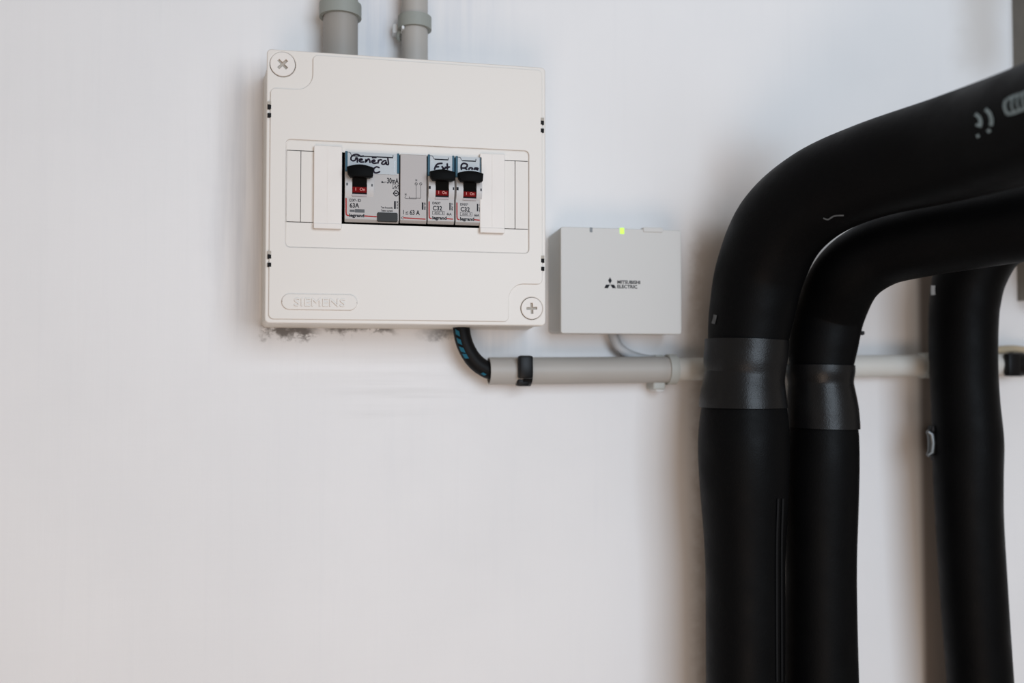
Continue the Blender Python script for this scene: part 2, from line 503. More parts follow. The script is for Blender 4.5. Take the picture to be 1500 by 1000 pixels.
# blanking strips beside the modules
def blank(x0, x1):
    X0, X1 = at(x0, 278, BD - 0.0006).x, at(x1, 278, BD - 0.0006).x
    Z0, Z1 = aperture[0][1] + 0.00025, aperture[2][1] - 0.00025
    link('blanking_strip', plate([sqloop(X0, X1, Z0, Z1)], BD - 0.0015, BD - 0.0010, 0.0001), M['strip'], board)
blank(419.9, 440.0); blank(440.8, 470)
blank(733, 754.2); blank(755.0, 773.7)
for x0, x1 in ((418.8, 499), (706, 774.2)):
    X0, X1 = at(x0, 278, BD).x, at(x1, 278, BD).x
    link('strip_carrier', plate([sqloop(X0, X1, aperture[0][1] - 0.0003, aperture[2][1] + 0.0003)], BD - 0.0026, BD - 0.0016), M['base'], board)
# sliding clips that hold the strips
def clip(x0, x1, y0, y1):
    X0, X1, Z0, Z1 = rect(x0, y0, x1, y1, BD + 0.002)
    o = link('strip_clip', plate([rrect(X0, X1, Z0, Z1, 0.0009)], BD - 0.002, BD + 0.0020, 0.0004), M['clip'], board)
    xm = (X0 + X1) / 2
    link('rib', box_mesh(xm - 0.0002, xm + 0.0002, -(BD + 0.0022), -(BD + 0.0015), Z0 + 0.0006, Z1 - 0.0006), M['clip'], o)
    link('clip_lip', plate([rrect(X0 + 0.0001, X1 - 0.0001, Z0 - 0.0001, Z0 + 0.0034, 0.0006)], BD + 0.0012, BD + 0.0026, 0.0004), M['clip'], o)
clip(459.5, 500.8, 213.5, 334.8)
clip(703.0, 739.5, 225.0, 341.0)
# screws with a cross recess
for c, r, a in SCR:
    k = 0.0016 * r / 0.0078; w = r * 0.50
    cr = [(w, k), (k, k), (k, w), (-k, w), (-k, k), (-w, k), (-w, -k), (-k, -k), (-k, -w), (k, -w), (k, -k), (w, -k)]
    k2 = k * 0.55
    cr = [(w, k2), (k2, k2), (k2, w), (-k2, w), (-k2, k2), (-w, k2), (-w, -k2), (-k2, -k2), (-k2, -w), (k2, -w), (k2, -k2), (w, -k2)]
    ca, sa = math.cos(math.radians(a)), math.sin(math.radians(a))
    cr = [(c.x + x * ca - z * sa, c.z + x * sa + z * ca) for x, z in cr]
    o = link('cover_screw', plate([circle(c.x, c.z, r), cr], BD - 0.0045, BD - 0.0006, 0.0003), M['clip'], board)
    link('cross_recess', plate([circle(c.x, c.z, r * 0.75, 20)], BD - 0.0045, BD - 0.0025), M['slot'], o)
# maker badge, embossed
X0, X1, Z0, Z1 = rect(412.5, 430.8, 523.5, 454.0, BD)
o = link('badge', plate([rrect(X0, X1, Z0, Z1, (Z1 - Z0) / 2 - 1e-5, 10)], BD - 0.0005, BD + 0.0013, 0.0005), M['cream'], board)
link('embossed_lettering', px_text('SIEMENS', 431, 437.0, 506, 448.6, BD + 0.0013, thick=0.0009, bold=0.0), M['cream'], o)

# ------------------------------------------------------------------ modules in the board
DF = 0.0635                    # face of the modules
DB = 0.0470                    # back of the modules, on the tray
def module_body(x0, x1, ty, by, m, parent):
    """profile with a bevelled foot, extruded across"""
    X0, X1, Z0, Z1 = rect(x0, ty, x1, by, DF)
    prof = [(DB, Z0), (DF - 0.0030, Z0), (DF, Z0 + 0.0020), (DF, Z1 - 0.0004), (DF - 0.0004, Z1), (DB, Z1)]
    bm = bmesh.new()
    a = [bm.verts.new((X0, -d, z)) for d, z in prof]; b = [bm.verts.new((X1, -d, z)) for d, z in prof]
    bm.faces.new(a); bm.faces.new(b)
    for i in range(len(prof)):
        j = (i + 1) % len(prof); bm.faces.new((a[i], a[j], b[j], b[i]))
    bmesh.ops.bevel(bm, geom=[e for e in bm.edges if abs(e.verts[0].co.x - e.verts[1].co.x) < 1e-7], offset=0.00025, segments=1, affect='EDGES')
    return link('body', finish(bm, 'body'), m, parent)

def cheek(x0, x1, y0, y1, bulge, parent):
    X0, X1, Z0, Z1 = rect(x0, y0, x1, y1, DF)
    bm = bmesh.new(); n = 10
    prof = []
    for i in range(n + 1):
        t = i / n
        prof.append((DF - 0.0005 + 0.0005 + bulge * (math.sin(math.pi * t) ** 0.8), Z0 + (Z1 - Z0) * t))
    prof += [(DF - 0.001, Z1), (DF - 0.001, Z0)]
    a = [bm.verts.new((X0, -d, z)) for d, z in prof]; b = [bm.verts.new((X1, -d, z)) for d, z in prof]
    bm.faces.new(a); bm.faces.new(b)
    for i in range(len(prof)):
        j = (i + 1) % len(prof); bm.faces.new((a[i], a[j], b[j], b[i]))
    return link('cheek', finish(bm, 'cheek'), M['module_light'], parent, 30)

def toggle(bar, stem, red, parent):
    """bar, stem, red: photo rectangles"""
    d1 = DF + 0.0095
    X0, X1, Z0, Z1 = rect(*bar, d1)
    h = Z1 - Z0; n = 12; pts = []
    for i in range(n + 1):                       # arched top
        t = i / n; pts.append((X1 + (X0 - X1) * t, Z1 - h * 0.22 + h * 0.22 * math.sin(math.pi * t)))
    pts += [(X0 + h * 0.08, Z0 + h * 0.25), (X0 + h * 0.3, Z0), (X1 - h * 0.3, Z0), (X1 - h * 0.05, Z0 + h * 0.1)]
    t = link('toggle', plate([pts], DF + 0.0035, d1, 0.0007), M['black'], parent, 40)
    sx0, sx1, sz0, sz1 = rect(*stem, DF + 0.002)
    bm = bmesh.new()
    prof = [(DF - 0.004, sz0), (DF + 0.0012, sz0), (DF + 0.0048, sz1), (DF + 0.0048, sz1 + 0.004), (DF - 0.004, sz1 + 0.004)]
    a = [bm.verts.new((sx0, -d, z)) for d, z in prof]; b = [bm.verts.new((sx1, -d, z)) for d, z in prof]
    bm.faces.new(a); bm.faces.new(b)
    for i in range(len(prof)):
        j = (i + 1) % len(prof); bm.faces.new((a[i], a[j], b[j], b[i]))
    link('toggle_stem', finish(bm, 'stem'), M['black'], t)
    rx0, rx1, rz0, rz1 = rect(*red, DF + 0.0010)
    r = link('red_indicator', box_mesh(rx0, rx1, -(DF + 0.0012), -(DF - 0.003), rz0, rz1, 0.0002, 1), M['red'], t)
    r['label'] = 'red indicator reading on'
    w = rx1 - rx0; hh = rz1 - rz0
    me = join([text('I', rx0 + w * .22, rx0 + w * .27, rz0 + hh * .28, rz0 + hh * .78, DF + 0.0012),
               text('On', rx0 + w * .52, rx0 + w * .88, rz0 + hh * .26, rz0 + hh * .80, DF + 0.0012)])
    # lettering belongs to the indicator's thing (third level is the limit)
    link('indicator_lettering', me, M['pink'], t)
    # black well below the indicator and the pale lip
    wx0, wx1, wz0, wz1 = rect(red[0] - 0.5, red[1] - 2, red[2] + 0.5, red[3] + 2.6, DF + 0.0004)
    link('toggle_well', box_mesh(wx0, wx1, -(DF + 0.0004), -(DF - 0.001), wz0, wz1), M['interior'], parent)
    lx0, lx1, lz0, lz1 = rect(red[0] - 0.5, red[3] + 2.6, red[2] + 0.5, red[3] + 5.6, DF + 0.0006)
    link('toggle_lip', box_mesh(lx0, lx1, -(DF + 0.0010), -(DF - 0.001), lz0, lz1), M['lip'], parent)
    return t

def label_window(x0, x1, ty, by, blue_by, parent, ramp=7):
    """pale label behind clear plastic, blue edges, dark notch line on top"""
    dl = DF + 0.0004
    X0, X1, Z0, Z1 = rect(x0, ty, x1, by, dl)
    Zb = at((x0 + x1) / 2, blue_by, dl).z
    bw = 0.00155
    lab = link('label_window', box_mesh(X0 + bw, X1 - bw, -dl, -(DF - 0.0005), Z0, Z1 - 0.0002), M['label'], parent)
    for a, b in ((X0, X0 + bw), (X1 - bw, X1)):
        link('blue_edge', box_mesh(a, b, -(DF + 0.0005), -(DF - 0.001), Zb, Z1 + 0.0002, 0.0002, 1), M['blue'], parent)
    s = (X1 - X0)
    nz = 0.0026
    me = []
    dd = dl
    me.append(stroke([(X0 + bw, Z1 - 0.0006), (X0 + bw + 0.0016, Z1 - 0.0008), (X0 + bw + 0.0026, Z1 - nz), (X0 + bw + 0.005, Z1 - nz - 0.0001)], 0.00035, dd))
    me.append(box_mesh(X0 + bw + 0.003, X1 - bw - 0.0026, -(dl + 0.0001), -dl, Z1 - nz - 0.0006, Z1 - nz + 0.00015))
    me.append(box_mesh(X1 - bw - 0.0028, X1 - bw - 0.0024, -(dl + 0.0001), -dl, Z1 - nz, Z1 - 0.0012))
    link('notch_line', join(me), M['ink'], lab)
    link('holder_edge', stroke([(X0 + bw + 0.0004, Z1 - nz - 0.0016), (X0 + bw + 0.0018, Z1 - nz - 0.0019), (X0 + bw + 0.0021, Z1 - nz - 0.003), (X0 + bw + 0.0021, Z1 - nz - 0.008)], 0.0002, dd), M['clear'], lab)
    link('holder_edge', stroke([(X1 - bw - 0.0004, Z1 - nz - 0.0028), (X1 - bw - 0.0017, Z1 - nz - 0.0028), (X1 - bw - 0.0018, Z1 - nz - 0.004), (X1 - bw - 0.0018, Z1 - nz - 0.010)], 0.0002, dd), M['clear'], lab)
    return lab

def bar(x0, y0, x1, y1, d, t=0.00006):
    X0, X1, Z0, Z1 = rect(x0, y0, x1, y1, d)
    return box_mesh(X0, X1, -(d + t), -d, Z0, Z1)
def hollow(x0, y0, x1, y1, d, w=0.00022, t=0.00006):
    X0, X1, Z0, Z1 = rect(x0, y0, x1, y1, d)
    return plate([sqloop(X0, X1, Z0, Z1), sqloop(X0 + w, X1 - w, Z0 + w, Z1 - w)], d, d + t)
def ink(pts, w_px, d):
    P = [at(x, y, d) for x, y in pts]
    return stroke([(p.x, p.z) for p in P], w_px * depth(600, d) / F, d)
def crop(pts, ox, oy, k): return [(ox + x / k, oy + y / k) for x, y in pts]

T0 = DF
G_MOD = 'modules clipped in the distribution board'
# --- two-pole main switch
p = at(544, 326, DB)
rcd = thing('main_circuit_breaker', (p.x, -DB, p.z),
            'double-width grey breaker with dark test button and longer handwritten label', 'circuit breaker', G_MOD)
module_body(505.0, 584.4, 223.6, 326.0, M['module'], rcd)
lab = label_window(505.6, 585.0, 223.2, 254.5, 252.5, rcd)
bluefix = None
K2 = 16.667
S = lambda pts: ink(crop(pts, 500, 210, K2), 2.4, DF + 0.0004)
hand = [S([(450, 300), (390, 268), (310, 275), (245, 330), (238, 395), (290, 425), (345, 400), (365, 350)]), S([(350, 360), (395, 360), (390, 455)]),
        S([(445, 412), (505, 402), (500, 380), (452, 386), (440, 428), (480, 455), (545, 452)]), S([(468, 316), (540, 310)]),
        S([(590, 455), (605, 390), (610, 440), (660, 380), (690, 410), (700, 465)]),
        S([(750, 442), (815, 434), (810, 408), (765, 412), (745, 452), (790, 484), (860, 477)]), S([(760, 346), (845, 344)]),
        S([(895, 480), (905, 410)]), S([(905, 440), (940, 400), (985, 405)]),
        S([(1085, 420), (1040, 425), (985, 480), (1010, 508), (1060, 500), (1095, 450), (1100, 500)]), S([(1135, 370), (1150, 510), (1100, 510)]),
        S([(920, 590), (860, 572), (800, 610), (790, 670), (820, 715), (880, 715), (935, 690)])]
link('handwriting', join(hand), M['marker'], lab)['label'] = 'black marker handwriting on the label'
toggle((508.0, 240.2, 547.5, 258.6), (516.5, 257.5, 537.0, 273.5), (516.0, 273.0, 537.0, 281.8), rcd)
cheek(505.5, 515.8, 256, 288, 0.0018, rcd); cheek(537.5, 547.5, 257, 288, 0.0018, rcd)
link('cheek_notch', px_box(507.2, 267.6, 509.8, 271.4, T0, T0 + 0.0019), M['ink_grey'], rcd); link('cheek_notch', px_box(543.8, 269.4, 546.2, 273.0, T0, T0 + 0.0019), M['ink_grey'], rcd)
X0, X1, Z0, Z1 = rect(552.5, 311.2, 582.6, 324.3, DF + 0.001)
b_ = link('test_button', plate([rrect(X0, X1, Z0, Z1, 0.0010)], DF - 0.003, DF + 0.0011, 0.0003), M['button'], rcd)
b_['label'] = 'dark grey test button'
T = DF
me = [px_text('30mA', 567, 260.6, 584, 269.0, T), px_text('I\u0394n', 558.3, 265.0, 563.5, 268.0, T), bar(563.8, 266.2, 566.2, 267.0, T),
      px_text('DX\u00b3- ID', 512.2, 291.0, 528.8, 295.4, T), px_text('63A', 512.2, 297.0, 526.2, 304.2, T),
      px_text('legrand', 511.4, 312.9, 533.6, 319.4, T, bold=0.045),
      px_text('Test frequently', 558, 302.6, 575.5, 306.2, T), px_text('Tester souvent', 558, 306.9, 575.5, 310.0, T),
      bar(577.2, 294.4, 579.8, 305.9, T), px_text('4116 38', 580.6, 294.8, 583.4, 306, T, rot=90),
      hollow(575.0, 270.4, 584.0, 276.9, T), ink([(576, 276), (579.5, 272), (580, 275.5), (583.2, 271.5)], 0.9, T),
      px_text('2', 507.8, 267.5, 509.8, 271.8, T + 0.0017), px_text('1', 543.8, 269.5, 545.0, 274.0, T + 0.0017)]
me += [ink([(576.2, 283.2), (580, 279.0), (584, 283.4), (580.2, 287.0), (576.2, 283.2)], 1.5, T), ink([(578.6, 283), (581.6, 283.2)], 1.8, T)]
link('printed_lettering', join(me), M['ink'], rcd)
link('rating_plate', join([bar(512.2, 307.0, 519.5, 310.2, T), bar(519.8, 306.3, 534.0, 311.3, T)]), M['ink_grey'], rcd)
link('red_line', join([ink([(506.9, 290.6), (507.0, 300), (507.0, 311.0), (507.6, 314.4), (510.4, 315.6)], 1.9, T), ink([(534.6, 316.2), (551.2, 317.4)], 1.9, T)]), M['red_line'], rcd)

# --- terminal block
p = at(605, 327, DB)
tb = thing('terminal_block', (p.x, -DB, p.z), 'plain grey connection module with a printed wiring diagram between the breakers', 'terminal block', G_MOD)
module_body(586.3, 625.0, 226.2, 327.2, M['terminal'], tb)
me = [ink([(609.6, 270.5), (609.6, 291)], 0.55, T), ink([(616.3, 271), (616.3, 290.2)], 0.55, T), ink([(616.3, 290.2), (599.3, 290.0)], 0.6, T),
      ink([(594.1, 287.2), (594.1, 290.4), (609.6, 291.2)], 0.55, T), ink([(599.4, 287.9), (599.6, 289.8)], 0.6, T),
      px_text('N', 608.6, 262.4, 611, 265.4, T), px_text('N', 593, 283.2, 595.4, 286.3, T)]
for cx in (609.6, 616.3):
    c = at(cx, 269.3, T); r = 0.00095
    me.append(plate([circle(c.x, c.z, r, 20), circle(c.x, c.z, r - 0.00025, 20)], T, T + 0.00006))
    me.append(ink([(cx - 1.3, 268.1), (cx + 1.3, 270.5)], 0.5, T))
me += [px_text('I', 590.6, 307.4, 591.6, 313.6, T), px_text('\u2264', 594.0, 309.4, 598.0, 313.8, T), px_text('63 A', 600.2, 307.6, 615.0, 314.8, T),
       bar(617.9, 296.4, 620.2, 307.0, T), px_text('4057 00', 620.9, 296.6, 623.6, 307.4, T, rot=90), ink([(591.2, 316.4), (587.8, 319.0), (590.8, 321.2)], 0.6, T)]
link('printed_lettering', join(me), M['ink'], tb)
link('red_line', join([ink([(591.2, 318.9), (622.8, 320.9)], 1.7, T)]), M['red_line'], tb)

# --- single-pole breakers: one built, one copied
p = at(646, 329, DB)
br = thing('circuit_breaker', (p.x, -DB, p.z), 'slim grey breaker with label starting E, beside the wiring diagram module', 'circuit breaker', G_MOD)
module_body(626.6, 665.6, 227.6, 328.2, M['module'], br)
label_window(626.6, 665.8, 227.4, 256, 258.5, br)
toggle((630.2, 247.6, 667.6, 263.4), (638.2, 262.0, 656.6, 278.5), (638.0, 278.0, 656.6, 286.2), br)
cheek(627.6, 637.6, 259.5, 291.5, 0.0021, br); cheek(657.2, 665.4, 261, 292, 0.0021, br)
link('cheek_notch', px_box(628.2, 272.2, 631.0, 276.6, T, T + 0.0022), M['ink'], br); link('cheek_notch', px_box(663.4, 274.2, 665.3, 278.0, T, T + 0.0022), M['ink'], br)
me = [px_text('DNX\u00b3', 633.5, 295.6, 645.0, 299.4, T), px_text('C32', 634.0, 301.4, 647.6, 308.2, T), px_text('6kA', 654.4, 311.6, 661.6, 315.4, T),
      px_text('legrand', 633.3, 316.6, 654.2, 323.0, T, bold=0.045), bar(658.2, 296.8, 660.0, 307.8, T), px_text('4067 71', 660.9, 297.2, 663.6, 308.4, T, rot=90),
      hollow(633.4, 309.2, 651.2, 314.6, T), px_text('4500', 636.2, 310.4, 644.6, 313.6, T, bold=0.01), px_text('3', 647.0, 310.4, 649.2, 313.6, T, bold=0.01)]
link('printed_lettering', join(me), M['ink'], br)
link('red_line', join([ink([(628.6, 295.4), (628.6, 304), (628.7, 315.6), (629.4, 319.0), (631.8, 320.0)], 1.8, T), ink([(654.9, 320.2), (663.0, 320.9)], 1.7, T)]), M['red_line'], br)
br2 = copy_tree(br)
STEP = at(686, 300, DF).x - at(645.5, 300, DF).x
br2.location.x += STEP; br2.location.z += -0.0001
br2['label'] = 'slim grey breaker with label starting R, beside the right strip clip'
K4 = 15.39
S = lambda pts: ink(crop(pts, 620, 220, K4), 2.7, DF + 0.0004)
h1 = [S([(255, 425), (275, 370), (310, 320), (360, 300), (420, 295)]), S([(290, 375), (345, 372)]), S([(425, 370), (470, 430)]), S([(540, 380), (440, 430)]),
      S([(540, 310), (545, 420)]), S([(500, 385), (590, 378)])]
for c in br.children:
    if c.name.startswith('label_window'): link('handwriting', join(h1), M['marker'], c)
h2 = [S([(860, 430), (855, 370), (870, 320), (920, 295), (985, 320), (985, 370), (930, 400), (880, 400)]), S([(930, 400), (980, 430)]),
      S([(1030, 430), (1035, 410), (1070, 395), (1110, 410), (1100, 430)]), S([(1150, 430), (1165, 405), (1200, 400), (1235, 412)]), S([(1180, 425), (1225, 440)])]
for c in br2.children:
    if c.name.startswith('label_window'):
        BASE[c.name] = Vector(br2.location)
        link('handwriting', join(h2), M['marker'], c)

# ------------------------------------------------------------------ conduits above the board
def tube(name, pts, r, m, seg=36, wall=0.0012):
    """straight or bent pipe through photo points (px, py, d)"""
    P = [at(*p) for p in pts]
    return sweep(P, [r] * len(P), seg, wall)
ztop = cz1 + 0.0005
def riser(px_bot, py_bot, px_top, py_top, d, r):
    a = at(px_bot, py_bot, d); b = at(px_top, py_top, d)
    t = (b - a) / (b.z - a.z)
    a = a + t * (ztop - a.z); b = b + t * (0.62 - b.z)
    n = 6
    P = [a + (b - a) * i / n for i in range(n + 1)]
    return sweep(P, [r] * (n + 1), 40, 0.0012)
DA, RA = 0.0185, 0.0120
DBc, RB = 0.0160, 0.00935
c1 = link('wide_conduit', riser(498.8, 75, 499.0, 0, DA, RA), M['conduit_dark'], None, 40)
tag(c1, 'thicker taupe plastic conduit rising from the top of the distribution board', 'conduit', 'conduits above the board')
c2 = link('narrow_conduit', riser(607.5, 82, 607.5, 0, DBc, RB), M['conduit'], None, 40)
tag(c2, 'thinner taupe plastic conduit rising from the top of the distribution board', 'conduit', 'conduits above the board')

def clip_ring(name, c, axis_len, r, label, hook=None):
    """open saddle clip around a vertical conduit, with a foot on the wall"""
    t = thing(name, (c.x, 0, c.z), label, 'pipe clip', 'clips on the upper conduits')
    bm = bmesh.new(); n = 40; ri, ro = r + 0.0002, r + 0.0026
    def ring(rr, z): return [bm.verts.new((c.x + rr * math.sin(a), c.y - rr * math.cos(a), z)) for a in [math.radians(-150 + 300 * i / n) for i in range(n + 1)]]
    z0, z1 = c.z - axis_len / 2, c.z + axis_len / 2
    o0, o1, i0, i1 = ring(ro, z0), ring(ro, z1), ring(ri, z0), ring(ri, z1)
    for i in range(n):
        bm.faces.new((o0[i], o0[i + 1], o1[i + 1], o1[i])); bm.faces.new((i0[i], i0[i + 1], i1[i + 1], i1[i]))
        bm.faces.new((o0[i], o0[i + 1], i0[i + 1], i0[i])); bm.faces.new((o1[i], o1[i + 1], i1[i + 1], i1[i]))
    for e in (0, n): bm.faces.new((o0[e], o1[e], i1[e], i0[e]))
    link('band', finish(bm, 'band'), M['conduit_clip'], t, 40)
    link('foot', box_mesh(c.x - r * 0.75, c.x + r * 0.75, -max(0.003, -c.y - r - 0.0003), 0, z0 + 0.0005, z1 - 0.0005, 0.0004), M['conduit_clip'], t)
    return t
ca = clip_ring('conduit_clip', at(498.6, 17, DA), 0.0092, RA, 'grey-green clip around the thicker conduit above the board')
cb = clip_ring('conduit_clip', at(607.5, 35, DBc), 0.0090, RB, 'grey-green clip with a white anchor around the thinner conduit above the board')
# hook latch and white anchor of the second clip
link('latch', sweep([at(*p) for p in ((586.5, 45, 0.013), (583.5, 50, 0.012), (583.0, 56, 0.011), (586.0, 60, 0.010))], [0.0018, 0.0016, 0.0015, 0.0013], 12), M['conduit_clip'], cb, 60)
link('anchor', px_box(575.5, 34, 583.5, 48, 0.0, 0.010, 0.0008), M['screw_white'], cb)
link('anchor', px_box(588.5, 37, 592.5, 42, 0.012, 0.0235, 0.0006), M['screw_white'], cb)

# ------------------------------------------------------------------ conduit run below
DC, RC = 0.0155, 0.0098
P = catmull([tuple(at(716, 543.2, DC)), tuple(at(850, 542.4, DC)), tuple(at(984, 541.0, DC))], 6)
g = link('grey_conduit', sweep([Vector(p) for p in P], [RC] * len(P), 40, 0.0011), M['conduit'], None, 40)
tag(g, 'grey horizontal conduit with an open cut end below the board', 'conduit')
P = catmull([tuple(at(978, 540.8, DC)), tuple(at(1150, 538, DC)), tuple(at(1350, 535, DC)), tuple(at(1620, 532, DC)), tuple(at(2300, 530, DC))], 6)
g2 = link('pale_conduit', sweep([Vector(p) for p in P], [RC - 0.0013] * len(P), 40, 0.0011), M['conduit_white'], None, 40)
tag(g2, 'pale horizontal conduit running behind the black insulated pipes', 'conduit')

def run_clip(name, px, py, wpx, r, label, foot=True):
    a = at(px - wpx / 2, py, DC); b = at(px + wpx / 2, py, DC)
    t = thing(name, ((a.x + b.x) / 2, 0, a.z), label, 'pipe clip', 'clips on the horizontal conduit')
    link('band', sweep([a, b], [r + 0.0016] * 2, 40, 0.0014), M['pale_clip'], t, 40)
    link('foot', box_mesh(a.x, b.x, -(DC - r - 0.0003), 0, a.z - r * 0.6, a.z + r * 0.6, 0.0003), M['pale_clip'], t)
    return t
t = run_clip('conduit_clip', 982.5, 540.9, 12, RC, 'translucent grey clip with a hanging lug where the two conduits meet')
link('lug', px_box(957.5, 558.5, 975.0, 570.5, 0.0, 0.017, 0.0012), M['pale_clip'], t)
link('anchor', px_box(961, 569, 973, 573.2, 0.0, 0.015, 0.0008), M['screw_white'], t)
link('upper_lug', px_box(960.0, 519.5, 972.0, 525.0, 0.0, 0.009, 0.0008), M['pale_clip'], t)
run_clip('conduit_clip', 1356, 535.2, 14, RC - 0.0013, 'grey clip on the pale conduit just before the insulated pipe standing apart')

# cable ties
def cable_tie(px, wpx, r, label, head_px, tail):
    a = at(px - wpx / 2, 541, DC); b = at(px + wpx / 2, 541, DC)
    cen = at(px, 543 if px < 900 else 533.5, DC); a.z = b.z = cen.z
    t = thing('cable_tie', (a.x, 0, a.z - r), label, 'cable tie', 'black cable ties on the conduits')
    link('strap', sweep([a, b], [r + 0.0014] * 2, 36, 0.0013), M['tie'], t, 40)
    d = DC + r
    link('head', px_box(*head_px, d - 0.002, d + 0.0052, 0.0016), M['tie'], t, 40)
    if tail: link('tail', px_box(*tail, d - 0.010, d - 0.002, 0.0012), M['tie'], t, 40)
    return t
cable_tie(769.5, 13, RC, 'black cable tie around the grey conduit near its cut end', (760.5, 520.5, 781.5, 554.5), (757.8, 550, 775.5, 565.5))
cable_tie(1488, 14, RC - 0.0013, 'black cable tie around the pale conduit beyond the insulated pipes', (1478.5, 517, 1496, 551), None)

# ------------------------------------------------------------------ cables
pc = [(675.0, 452, 0.019), (675.6, 478, 0.019), (680.5, 503, 0.0185), (692.5, 525, 0.0175), (708, 538.5, 0.0165), (724, 543.8, 0.0155), (760, 543.5, 0.0155)]
P = [Vector(p) for p in catmull([tuple(at(*q)) for q in pc], 10)]
RCAB = 0.0061
cab = tag(link('power_cable', sweep(P, [RCAB] * len(P), 28), M['cable'], None, 60),
          'thick black cable with blue printing bending from the board into the grey conduit', 'cable')
# the blue print: slanted dashes lying on the sheath
Tn, Nn, Bn = frames(P)
def dash(s0, s1, ang0, ang1, skew):
    bm = bmesh.new(); rows = []
    for i in range(5):
        row = []
        for k in range(5):
            a = ang0 + (ang1 - ang0) * k / 4
            s = s0 + (s1 - s0) * i / 4 + skew * k / 4
            j = min(int(s), len(P) - 2); f = s - j
            c = P[j].lerp(P[j + 1], f); n = Nn[j].lerp(Nn[j + 1], f).normalized(); b = Bn[j].lerp(Bn[j + 1], f).normalized()
            row.append(bm.verts.new(c + (n * math.cos(a) + b * math.sin(a)) * (RCAB + 0.00008)))
        rows.append(row)
    for i in range(4):
        for k in range(4): bm.faces.new((rows[i][k], rows[i][k + 1], rows[i + 1][k + 1], rows[i + 1][k]))
    return finish(bm, 'dash')
# which side of the sheath looks left / down
side = 1 if (Bn[12].x < 0) else -1
for s0 in (11.0, 15.5, 20.0, 24.0):
    link('blue_dash', dash(s0, s0 + 2.8, side * 0.95, side * 0.45, 1.6 if s0 < 24 else 1.0), M['cable_blue'], cab)
link('blue_dash', dash(39.5, 42.5, side * 0.85, side * 0.5, 0.8), M['cable_blue'], cab)

pg = [(894, 476, 0.010), (897.5, 489, 0.010), (905, 506, 0.0095), (918, 517, 0.009), (938, 524.5, 0.0075), (965, 529, 0.006)]
P = [Vector(p) for p in catmull([tuple(at(*q)) for q in pg], 8)]
tag(link('adapter_cable', sweep(P, [0.0037] * len(P), 20), M['grey_cable'], None, 60),
    'thin grey cable hanging from the small grey adapter box to the conduit', 'cable')
pt = [(1440, 516, 0.010), (1464, 512.5, 0.0105), (1482, 511.0, 0.011), (1500, 512.5, 0.0105), (1540, 517, 0.010), (1600, 520, 0.008), (1800, 522, 0.007)]
P = [Vector(p) for p in catmull([tuple(at(*q)) for q in pt], 8)]
tag(link('tan_cable', sweep(P, [0.0030] * len(P), 20), M['tan_cable'], None, 60),
    'thin tan cable lying above the pale conduit at the second cable tie', 'cable')

# ------------------------------------------------------------------ adapter box
DM = 0.0360
fx0, fx1, fz0, fz1 = rect(821.5, 334.5, 998.2, 488.8, DM)
ad = thing('network_adapter', ((fx0 + fx1) / 2, 0, fz0), 'small light grey adapter box with a lit green lamp beside the board', 'adapter box')
bm = bmesh.new()
bx0 = at(803.5, 410, 0.0005).x
fr = rrect(fx0, fx1, fz0, fz1, 0.0022); bk = rrect(bx0, fx1 + 0.0006, fz0 + 0.0010, fz1 - 0.0004, 0.0035)
lay = [(bk, 0.0), (bk, 0.0012), (fr, DM - 0.0042)]
vs = [[bm.verts.new((x, -d, z)) for x, z in lp] for lp, d in lay]
bm.faces.new(vs[0]); bm.faces.new(vs[-1])
for a, b in zip(vs, vs[1:]):
    for i in range(len(a)):
        j = (i + 1) % len(a); bm.faces.new((a[i], a[j], b[j], b[i]))
link('housing', finish(bm, 'housing'), M['adapter_side'], ad, 35)
tabx = rect(942, 330, 970.5, 340.4, DM)
face = link('front_cover', plate([rrect(fx0, fx1, fz0, fz1, 0.0018)], DM - 0.0045, DM, 0.0006), M['adapter'], ad)
link('status_lamp', px_box(908.2, 333.6, 914.4, 342.4, DM - 0.001, DM + 0.0003, 0.0002), M['led'], ad)['label'] = 'lit yellow-green lamp'
link('status_window', px_box(864.0, 333.0, 868.0, 340.0, DM - 0.001, DM + 0.0002, 0.0001), M['window'], ad)
X0, X1, Z0, Z1 = rect(942, 331.5, 970.5, 340.2, DM)
tb_ = link('release_tab', box_mesh(X0, X1, -(DM + 0.0009), -(DM - 0.006), Z0, fz1 + 0.0014, 0.0005), M['adapter'], ad)
# three-diamond mark and lettering
def poly(pts, d):
    P = [at(x, y, d) for x, y in pts]
    return plate([[(p.x, p.z) for p in P]], d, d + 0.00005)
q = lambda pts: crop(pts, 870, 390, 18.75)
me = [poly(q([(440, 298), (492, 390), (442, 482), (392, 390)]), DM),
      poly(q([(330, 500), (440, 500), (385, 600), (280, 600)]), DM),
      poly(q([(448, 500), (550, 500), (610, 600), (510, 600)]), DM)]
link('diamond_mark', join(me), M['ink'], ad)
me = [px_text('MITSUBISHI', 904.2, 410.6, 937.8, 415.8, DM, bold=0.035), px_text('ELECTRIC', 904.2, 417.0, 933.4, 422.4, DM, bold=0.035)]
link('printed_lettering', join(me), M['ink'], ad)

# ------------------------------------------------------------------ black insulated pipes
def foam_path(ctrl, n=10):
    """ctrl: (px, py, d, half width px) -> world path with radius"""
    pts = []
    for px, py, d, hw in ctrl:
        p = at(px, py, d); pts.append((p.x, p.y, p.z, rad(px, d, hw)))
    dense = catmull(pts, n)
    return [Vector(p[:3]) for p in dense], [p[3] for p in dense]

def carry_on(path, radii, length=0.25, n=5):
    """carry the pipe straight on beyond its last point"""
    t = (path[-1] - path[-2]).normalized()
    return path + [path[-1] + t * length * i / n for i in range(1, n + 1)], radii + [radii[-1]] * n

